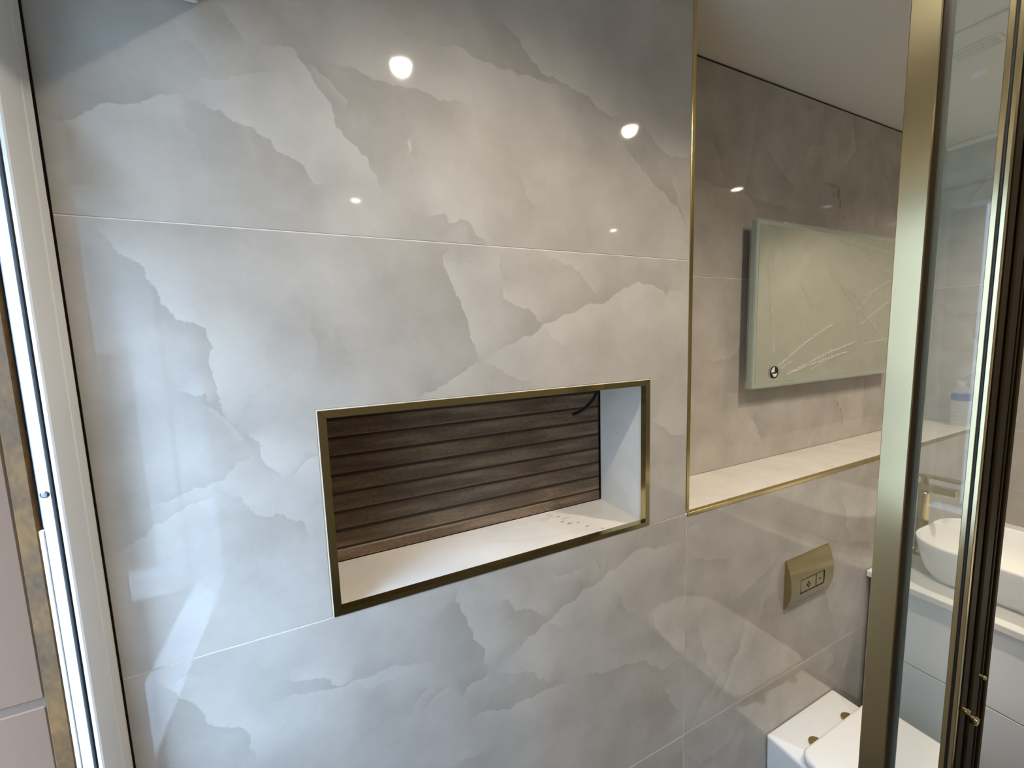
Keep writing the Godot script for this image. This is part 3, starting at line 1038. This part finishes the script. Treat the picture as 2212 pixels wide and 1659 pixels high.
func make_mirror() -> void:
	var x0 := 0.430
	var x1 := 1.330
	var y0 := 0.258
	var y1 := 0.768
	var zf := -0.1365
	var m := thing("mirror", "wall mirror still wrapped in creased clear plastic film, above the ledge", "mirror", Vector3((x0 + x1) / 2, y0, BACK))
	var c := -m.position
	part(m, "housing", boxed(Vector3(x0 + 0.030, y0 + 0.016, BACK + 0.004) + c, Vector3(x1 - 0.030, y1 - 0.020, BACK + 0.030) + c, 0.003), M.body, "grey backing case")
	part(m, "bracket", boxed(Vector3(x0 + 0.2, y0 + 0.2, BACK) + c, Vector3(x1 - 0.2, y1 - 0.1, BACK + 0.004) + c, 0.0), M.body)
	part(m, "rim", boxed(Vector3(x0, y0, BACK + 0.028) + c, Vector3(x1, y1, zf - 0.002) + c, 0.003), M.edge, "pale green glass rim")
	part(m, "mirror_face", boxed(Vector3(x0 + 0.012, y0 + 0.012, zf - 0.004) + c, Vector3(x1 - 0.012, y1 - 0.012, zf) + c, 0.001), M.mirror)
	# film
	var n := noise(70, 0.012, 3)
	var nx := 270
	var ny := 156
	var w := (x1 - x0) * 1000.0 + 4.0
	var h := (y1 - y0) * 1000.0 + 4.0
	var hs := []
	for j in ny + 1:
		var row := PackedFloat32Array()
		for i in nx + 1:
			row.append(crease_height(Vector2(w * i / nx, h * j / ny), n))
		hs.append(row)
	var st := start()
	var base := Vector3(x0 - 0.002, y0 - 0.002, zf + 0.0022) + c
	for j in ny:
		for i in nx:
			for k in [[0, 0], [1, 1], [1, 0], [0, 0], [0, 1], [1, 1]]:
				var a: int = i + k[0]
				var b: int = j + k[1]
				var gx: float = (hs[b][mini(a + 1, nx)] - hs[b][maxi(a - 1, 0)]) / (2.0 * w / nx)
				var gy: float = (hs[mini(b + 1, ny)][a] - hs[maxi(b - 1, 0)][a]) / (2.0 * h / ny)
				st.set_normal(Vector3(-gx, -gy, 1).normalized())
				st.add_vertex(base + Vector3(w * a / nx, h * b / ny, hs[b][a]) / 1000.0)
	var film := part(m, "film", st, M.film, "creased clear plastic film")
	st = start()     # pinched folds, coloured white to stand in for highlights on the film
	for k in CREASES.size():
		var cr: Array = CREASES[k]
		var cv := Curve3D.new()
		for i in range(0, cr.size(), 2):
			cv.add_point(base + Vector3(cr[i] + 2.0, cr[i + 1] + 2.0, 1.6) / 1000.0)
		cv.bake_interval = 0.006
		var pts := cv.get_baked_points()
		var ridge := []
		for i in pts.size():
			var q: Vector3 = pts[i]
			ridge.append(q + Vector3(jag.get_noise_2d(q.x * 4000.0, k * 50.0), jag.get_noise_2d(q.x * 4000.0, k * 50.0 + 20.0), 0) * 0.004)
			if ridge.size() > 2 and jag.get_noise_2d(q.x * 900.0, q.y * 900.0 + k * 9.0) > 0.16:
				tube(st, ridge, 0.0008 if k < 4 else 0.00045, 6)
				ridge = []
		if ridge.size() > 2:
			tube(st, ridge, 0.0008 if k < 4 else 0.00045, 6)
	part(film, "film_crease_glint", st, M.crease, "pinched folds in the film, their highlight put in as white")
	st = start()     # the film folded over the four sides
	var lo := Vector3(x0 - 0.002, y0 - 0.002, BACK + 0.026) + c
	var hi := Vector3(x1 + 0.002, y1 + 0.002, zf + 0.0022) + c
	quad(st, lo, Vector3(lo.x, hi.y, lo.z), Vector3(lo.x, hi.y, hi.z), Vector3(lo.x, lo.y, hi.z), Vector3.LEFT)
	quad(st, Vector3(hi.x, lo.y, lo.z), Vector3(hi.x, hi.y, lo.z), hi, Vector3(hi.x, lo.y, hi.z), Vector3.RIGHT)
	quad(st, lo, Vector3(hi.x, lo.y, lo.z), Vector3(hi.x, lo.y, hi.z), Vector3(lo.x, lo.y, hi.z), Vector3.DOWN)
	quad(st, Vector3(lo.x, hi.y, lo.z), Vector3(hi.x, hi.y, lo.z), hi, Vector3(lo.x, hi.y, hi.z), Vector3.UP)
	part(film, "film_fold", st, M.film)
	# round touch switch badge
	var at := Vector3(0.531, 0.303, zf + 0.0035) + c
	var r := 0.0195
	st = start()
	prism(st, circle(r, 36), at, Vector3.RIGHT, Vector3.UP, 0.0012)
	var badge := part(m, "switch_badge", st, M.black, "round black and white switch badge")
	st = start()
	var sector := circle(r * 0.88, 12, PI / 2 + 0.03, PI - 0.04)
	sector.append(Vector2(-0.0012, 0.0008))
	prism(st, sector, at + Vector3(0, 0, 0.0012), Vector3.RIGHT, Vector3.UP, 0.0004)
	part(badge, "badge_print", st, M.white)
	st = start()
	prism(st, PackedVector2Array([Vector2(-0.013, -0.0030), Vector2(-0.002, -0.0155), Vector2(0.009, -0.0115), Vector2(0.0135, -0.0045), Vector2(0.008, -0.0025), Vector2(0.001, -0.0055)]), at + Vector3(0, 0, 0.0012), Vector3.RIGHT, Vector3.UP, 0.0004)
	part(badge, "badge_print", st, M.white)


# ---------------------------------------------------------------- flush plate

func make_flush_plate() -> void:
	var x0 := 0.402
	var x1 := 0.618
	var yc := -0.309
	var f := thing("flush_plate", "brushed brass dual flush plate on the wall above the toilet", "flush plate", Vector3((x0 + x1) / 2, yc, 0.0))
	var hw := (x1 - x0) / 2
	var hy := 0.0755
	var prof := []     # (y, z), bulging towards the room
	for i in 17:
		var u := -1.0 + 2.0 * i / 16.0
		prof.append(Vector2(u * hy, 0.004 + 0.017 * (1.0 - pow(absf(u + 0.08 * (1.0 - u * u)), 2.2))))
	var st := start()
	var round_z := func(y: float) -> float:
		var u := y / hy
		return 0.004 + 0.017 * (1.0 - pow(absf(u + 0.08 * (1.0 - u * u)), 2.2))
	# opening for the buttons
	var bx0 := 0.4445 - f.position.x + 0.003
	var bx1 := 0.5695 - f.position.x
	var by0 := -0.3405 - yc
	var by1 := -0.2965 - yc
	var xs := [-hw, bx0, bx1, hw]
	var ys := []
	for i in 25:
		ys.append(-hy + 2 * hy * i / 24.0)
	ys.append(by0)
	ys.append(by1)
	ys.sort()
	for a in 3:
		for j in ys.size() - 1:
			if a == 1 and ys[j] >= by0 - 1e-6 and ys[j + 1] <= by1 + 1e-6:
				continue
			var za: float = round_z.call(ys[j])
			var zb: float = round_z.call(ys[j + 1])
			var d := Vector2(ys[j + 1] - ys[j], zb - za)
			if d.x < 1e-6:
				continue
			quad(st, Vector3(xs[a], ys[j], za), Vector3(xs[a + 1], ys[j], za), Vector3(xs[a + 1], ys[j + 1], zb), Vector3(xs[a], ys[j + 1], zb), Vector3(0, -d.y, d.x).normalized())
	for s in [-1, 1]:
		for j in ys.size() - 1:
			quad(st, Vector3(s * hw, ys[j], 0), Vector3(s * hw, ys[j + 1], 0), Vector3(s * hw, ys[j + 1], round_z.call(ys[j + 1])), Vector3(s * hw, ys[j], round_z.call(ys[j])), Vector3(s, 0, 0))
		quad(st, Vector3(-hw, s * hy, 0), Vector3(hw, s * hy, 0), Vector3(hw, s * hy, 0.004), Vector3(-hw, s * hy, 0.004), Vector3(0, s, 0))
	part(f, "cover", st, M.plate)
	part(f, "well", boxed(Vector3(bx0 - 0.004, by0 - 0.004, 0.0), Vector3(bx1 + 0.004, by1 + 0.004, 0.012), 0.0), M.black)
	var split := 0.5265 - f.position.x
	for b in [[bx0 + 0.0032, split - 0.0015], [split + 0.0015, bx1 - 0.0032]]:
		var o := part(f, "button", boxed(Vector3(b[0], by0 + 0.0032, 0.010), Vector3(b[1], by1 - 0.0032, 0.0200), 0.001), M.plate)
		st = start()
		var c := Vector3((b[0] + b[1]) / 2, (by0 + by1) / 2, 0.0200)
		var drops := [Vector2(0, 0.005), Vector2(-0.006, -0.002), Vector2(0.006, -0.002), Vector2(0, -0.008)] if b[0] < 0 else [Vector2.ZERO]
		for p in drops:
			var outline := circle(0.0032, 14, 0, TAU, p)
			outline[3] = p + Vector2(0.0012, 0.0048)
			outline[4] = p + Vector2(-0.0004, 0.0044)
			prism(st, outline, c, Vector3.RIGHT, Vector3.UP, 0.0003)
		part(o, "drop_mark", st, M.bronze, "small drop symbol")


# ---------------------------------------------------------------- toilet

func make_toilet() -> void:
	var t := thing("toilet", "white back-to-wall toilet with closed lid, beneath the flush plate", "toilet", Vector3(0.520, FLOOR, 0.0))
	var top := -0.766 - FLOOR
	var rings := []
	# pan: square at the wall, rounded at the front
	for k in [[0.0, 0.150, 0.44, 0.0], [0.03, 0.152, 0.445, 0.0], [0.2, 0.160, 0.48, 0.0], [0.33, 0.170, 0.52, 0.0], [top - 0.012, 0.174, 0.535, 0.0], [top - 0.004, 0.1735, 0.534, 0.0], [top, 0.168, 0.528, 0.005]]:
		rings.append(pan_ring(k[0], k[1], 0.0012 + k[3], k[2], 0.006))
	part(t, "pan", loft(rings), M.ceramic)
	# seat and lid
	var lid := []
	var l0 := -0.766 - FLOOR + 0.004
	for k in [[l0, 0.183, 0.098, 0.552], [l0 + 0.004, 0.187, 0.094, 0.556], [l0 + 0.024, 0.188, 0.093, 0.557], [l0 + 0.030, 0.184, 0.097, 0.553], [l0 + 0.0315, 0.178, 0.103, 0.547]]:
		lid.append(pan_ring(k[0], k[1], k[2], k[3], 0.035))
	var o := part(t, "lid", loft(lid), M.ceramic, "closed white lid")
	o.position.x = 0.008
	for x in [-0.078, 0.092]:
		var st := start()
		lathe(st, [Vector2(0.021, 0.0), Vector2(0.021, 0.006), Vector2(0.020, 0.007), Vector2(0.0, 0.007)], Vector3(x, top, 0.088), 32)
		part(t, "hinge_cap", st, M.gold, "round brass hinge cap")


# square corners of radius r at the back (z = zb), a half ellipse at the front (z = zf)
func pan_ring(y: float, hw: float, zb: float, zf: float, r: float) -> PackedVector3Array:
	var p := PackedVector3Array()
	for i in 7:
		var a := PI + PI / 2 * i / 6.0
		p.append(Vector3(-hw + r + cos(a) * r, y, zb + r + sin(a) * r))
	for i in 7:
		var a := PI * 1.5 + PI / 2 * i / 6.0
		p.append(Vector3(hw - r + cos(a) * r, y, zb + r + sin(a) * r))
	var d := hw * 0.85
	for i in 25:
		var a := PI * i / 24.0
		var c := signf(cos(a)) * pow(absf(cos(a)), 0.75)
		p.append(Vector3(hw * c, y, zf - d + d * pow(sin(a), 0.75)))
	return p


# ---------------------------------------------------------------- vanity, basin, tap

func make_vanity() -> void:
	var v := thing("vanity_cabinet", "white wall-hung vanity cabinet with two plain drawer fronts", "cabinet", Vector3((0.89 + RIGHT) / 2, -0.9, 0.0))
	var c := -v.position
	part(v, "carcass", boxed(Vector3(0.905, -0.9, 0.006) + c, Vector3(RIGHT - 0.002, -0.413, 1.19) + c, 0.001), M.lacquer)
	part(v, "drawer", boxed(Vector3(0.885, -0.662, 0.006) + c, Vector3(0.904, -0.418, 1.192) + c, 0.0015), M.lacquer)
	part(v, "drawer", boxed(Vector3(0.885, -0.9, 0.006) + c, Vector3(0.904, -0.665, 1.192) + c, 0.0015), M.lacquer)
	var t := thing("countertop", "white slab countertop on the vanity cabinet", "countertop", Vector3((0.862 + RIGHT) / 2, -0.413, 0.0))
	c = -t.position
	part(t, "slab", boxed(Vector3(0.862, -0.413, 0.0015) + c, Vector3(RIGHT, -0.392, 1.2) + c, 0.002), M.counter)


func make_basin_and_tap() -> void:
	var b := thing("basin", "white rounded-rectangle vessel basin on the countertop", "basin", Vector3(1.122, -0.392, 0.345))
	var hx := 0.190
	var hz := 0.285
	var rings := []
	for k in [[0.0, 0.045, 0.06], [0.006, 0.042, 0.07], [0.012, 0.034, 0.085], [0.030, 0.022, 0.10], [0.060, 0.012, 0.115], [0.100, 0.004, 0.12], [0.126, 0.0, 0.12], [0.130, 0.002, 0.12], [0.130, 0.006, 0.118], [0.126, 0.008, 0.116], [0.08, 0.020, 0.11], [0.045, 0.040, 0.10], [0.028, 0.075, 0.08], [0.024, 0.13, 0.05], [0.022, 0.168, 0.02]]:
		rings.append(rounded_ring(Vector3(0, k[0], 0), hx - k[1], hz - k[1], k[2]))
	part(b, "bowl", loft(rings), M.ceramic)
	var st := start()
	lathe(st, [Vector2(0.031, 0.022), Vector2(0.028, 0.026), Vector2(0.0, 0.027)], Vector3.ZERO, 32)
	part(b, "waste", st, M.gold, "round brass waste")
	var t := thing("basin_tap", "tall brass basin mixer tap in the corner beside the basin", "tap", Vector3(1.15, -0.392, 0.036))
	st = start()
	lathe(st, [Vector2(0.026, 0.0), Vector2(0.026, 0.005), Vector2(0.0165, 0.007), Vector2(0.0165, 0.233), Vector2(0.0145, 0.236), Vector2(0.0, 0.236)], Vector3.ZERO, 40)
	part(t, "column", st, M.gold)
	part(t, "spout", boxed(Vector3(-0.015, 0.240, -0.018), Vector3(0.015, 0.266, 0.085), 0.003), M.gold)
	st = start()
	lathe(st, [Vector2(0.011, 0.264), Vector2(0.011, 0.292), Vector2(0.0, 0.292)], Vector3(0, 0, -0.002), 24)
	part(t, "lever_neck", st, M.gold)
	part(t, "lever", boxed(Vector3(-0.012, 0.290, -0.016), Vector3(0.012, 0.300, 0.094), 0.002), M.gold)


func make_bottle() -> void:
	var b := thing("water_bottle", "clear ribbed plastic water bottle with blue label on the ledge corner", "bottle", Vector3(1.712, 0.0005, -0.062))
	var prof := [Vector2(0.0, 0.003), Vector2(0.024, 0.0), Vector2(0.028, 0.004)]
	for k in 6:
		var y := 0.012 + k * 0.016
		prof.append(Vector2(0.0295, y))
		prof.append(Vector2(0.0295, y + 0.008))
		prof.append(Vector2(0.0272, y + 0.012))
	prof.append_array([Vector2(0.0295, 0.110), Vector2(0.0295, 0.142), Vector2(0.026, 0.155), Vector2(0.018, 0.168), Vector2(0.0135, 0.174), Vector2(0.0135, 0.182)])
	var st := start()
	lathe(st, prof, Vector3.ZERO, 40)
	part(b, "shell", st, M.clear)
	st = start()
	lathe(st, [Vector2(0.0299, 0.110), Vector2(0.0299, 0.140)], Vector3.ZERO, 40)
	part(b, "label_band", st, M.label, "blue wrap-round label")
	st = start()
	lathe(st, [Vector2(0.0155, 0.180), Vector2(0.0155, 0.193), Vector2(0.0148, 0.195), Vector2(0.0, 0.195)], Vector3.ZERO, 32)
	part(b, "cap", st, M.clear)


# ---------------------------------------------------------------- glass panel

func make_screen() -> void:
	var s := thing("shower_screen", "narrow brass-framed glass shower panel with upright posts", "shower screen", Vector3(0.0175, FLOOR, 0.42))
	var c := -s.position
	var top := 1.0
	part(s, "post", boxed(Vector3(0.0, FLOOR, 0.365) + c, Vector3(0.036, top, 0.399) + c, 0.0012), M.brushed, "square brushed brass post")
	part(s, "post_dark_side", boxed(Vector3(0.0012, FLOOR, 0.3985) + c, Vector3(0.0355, top, 0.4005) + c, 0.0006), M.dark_reflection, "inner side of the brass post, its dark reflection put into the colour")  # thin dark strip painted as what the brass side reflects
	part(s, "pane", boxed(Vector3(0.0150, FLOOR + 0.03, 0.3985) + c, Vector3(0.0210, top - 0.03, 0.462) + c, 0.0), M.glass, "clear glass")
	part(s, "rail", boxed(Vector3(0.0, top - 0.034, 0.399) + c, Vector3(0.036, top, 0.461) + c, 0.001), M.brushed)
	part(s, "rail", boxed(Vector3(0.0, FLOOR, 0.399) + c, Vector3(0.036, FLOOR + 0.034, 0.461) + c, 0.001), M.brushed)
	# jamb: two pale strips with a seal between them, and a deep ribbed side
	part(s, "jamb", boxed(Vector3(0.002, FLOOR, 0.4612) + c, Vector3(0.112, top, 0.4685) + c, 0.0006), M.bronze, "deep dark bronze jamb")
	for z in [[0.4600, 0.4658], [0.4688, 0.4735]]:
		part(s, "jamb_strip", boxed(Vector3(-0.001, FLOOR, z[0]) + c, Vector3(0.006, top, z[1]) + c, 0.0006), M.brushed)
	part(s, "seal", boxed(Vector3(-0.0006, FLOOR, 0.4660) + c, Vector3(0.006, top, 0.4686) + c, 0.0004), M.rubber, "black seal")
	for x in [[0.014, 0.034], [0.052, 0.076], [0.083, 0.088], [0.102, 0.112]]:
		part(s, "jamb_rib", boxed(Vector3(x[0], FLOOR, 0.4680) + c, Vector3(x[1], top, 0.4730) + c, 0.001), M.bronze)
	for k in [[0.022, -0.118, 0.0042], [0.058, -0.150, 0.0065], [0.072, -0.085, 0.0032]]:
		var st := start()
		lathe(st, [Vector2(k[2], 0.0), Vector2(k[2], 0.005), Vector2(k[2] * 0.8, 0.0075), Vector2(0.0, 0.008)], Vector3.ZERO, 20)
		var o := part(s, "screw_cap", st, M.brass, "small bright brass screw cap")
		o.rotation_degrees.x = 90
		o.position = Vector3(k[0], k[1], 0.4725) + c


# ---------------------------------------------------------------- lamps and small fittings

func make_lamps() -> void:
	var spots := [
		[Vector3(-0.515, CEIL, 0.532), "round ceiling downlight over the niche wall, beside the window soffit"],
		[Vector3(0.325, CEIL, 0.571), "round ceiling downlight in front of the toilet"],
		[Vector3(1.329, CEIL, 0.496), "round ceiling downlight above the basin"],
		[Vector3(-0.534, CEIL, 1.729), "round ceiling downlight near the rear wall, on the window side"],
		[Vector3(1.240, CEIL, 1.778), "round ceiling downlight near the rear wall, on the vanity side"],
	]
	var proto: Node3D
	for k in spots.size():
		var o: Node3D
		if k == 0:
			o = thing("downlight", spots[k][1], "downlight", spots[k][0], "ceiling downlights")
			var st := start()
			lathe(st, [Vector2(0.0255, -0.001), Vector2(0.028, -0.004), Vector2(0.041, -0.0035), Vector2(0.043, 0.0)], Vector3.ZERO, 48)
			part(o, "bezel", st, M.white, "white bezel")
			st = start()
			lathe(st, [Vector2(0.0185, -0.0022), Vector2(0.0255, -0.0022)], Vector3.ZERO, 48)
			part(o, "lamp_ring", st, M.glow_ring, "bright outer ring of the lamp")
			st = start()
			lathe(st, [Vector2(0.0, -0.0026), Vector2(0.0165, -0.0024)], Vector3.ZERO, 48)
			part(o, "lamp_face", st, M.glow, "glowing lamp face")
			proto = o
		else:
			o = proto.duplicate()
			o.name = free_name("downlight")
			add_child(o, true)
			o.position = spots[k][0]
			describe(o, spots[k][1], "downlight", "ceiling downlights")
		var l := SpotLight3D.new()
		l.name = "lamp_light_%d" % k
		l.position = spots[k][0] + Vector3(0, -0.006, 0)
		l.rotation_degrees.x = -90
		l.light_color = Color(1.0, 0.955, 0.875)
		l.light_energy = LAMP_ENERGY * (1.0 if k < 3 else 0.3)
		l.light_size = 0.025
		l.spot_angle = 72.0
		l.spot_angle_attenuation = 1.0
		l.spot_range = 8.0
		l.spot_attenuation = 2.0
		l.shadow_enabled = true
		add_child(l)


func make_small_fittings() -> void:
	var h := thing("added_rain_shower", "slim square brass rain shower, unseen, added for its streak on the wall", "shower", Vector3(-0.451, 1.016, 0.76))  # not in view, added to give a streak reflected in the tiles
	part(h, "spray_plate", boxed(Vector3(-0.10, 0.0, -0.10), Vector3(0.10, 0.008, 0.10), 0.002), M.brass)
	var st := start()
	lathe(st, [Vector2(0.011, 0.006), Vector2(0.011, CEIL - 1.016)], Vector3.ZERO, 24)
	part(h, "drop_pipe", st, M.brass)
	st = start()
	lathe(st, [Vector2(0.011, CEIL - 1.024), Vector2(0.026, CEIL - 1.022), Vector2(0.027, CEIL - 1.016)], Vector3.ZERO, 32)
	part(h, "rose", st, M.brass)
	var v := thing("ceiling_vent", "small white slatted vent on the ceiling over the vanity", "vent", Vector3(0.937, CEIL, 0.14))
	part(v, "vent_plate", boxed(Vector3(-0.034, -0.004, -0.05), Vector3(0.034, 0.0, 0.05), 0.001), M.plaster)
	for k in 3:
		part(v, "vent_slat", boxed(Vector3(-0.022 + 0.018 * k, -0.011, -0.042), Vector3(-0.016 + 0.018 * k, -0.003, 0.042), 0.001), M.plaster)
	var s := thing("ceiling_sensor", "small round white sensor on the ceiling over the basin", "sensor", Vector3(1.112, CEIL, 0.092))
	st = start()
	lathe(st, [Vector2(0.0, -0.012), Vector2(0.008, -0.011), Vector2(0.010, -0.006), Vector2(0.018, -0.005), Vector2(0.020, 0.0)], Vector3.ZERO, 32)
	part(s, "sensor_dome", st, M.white)
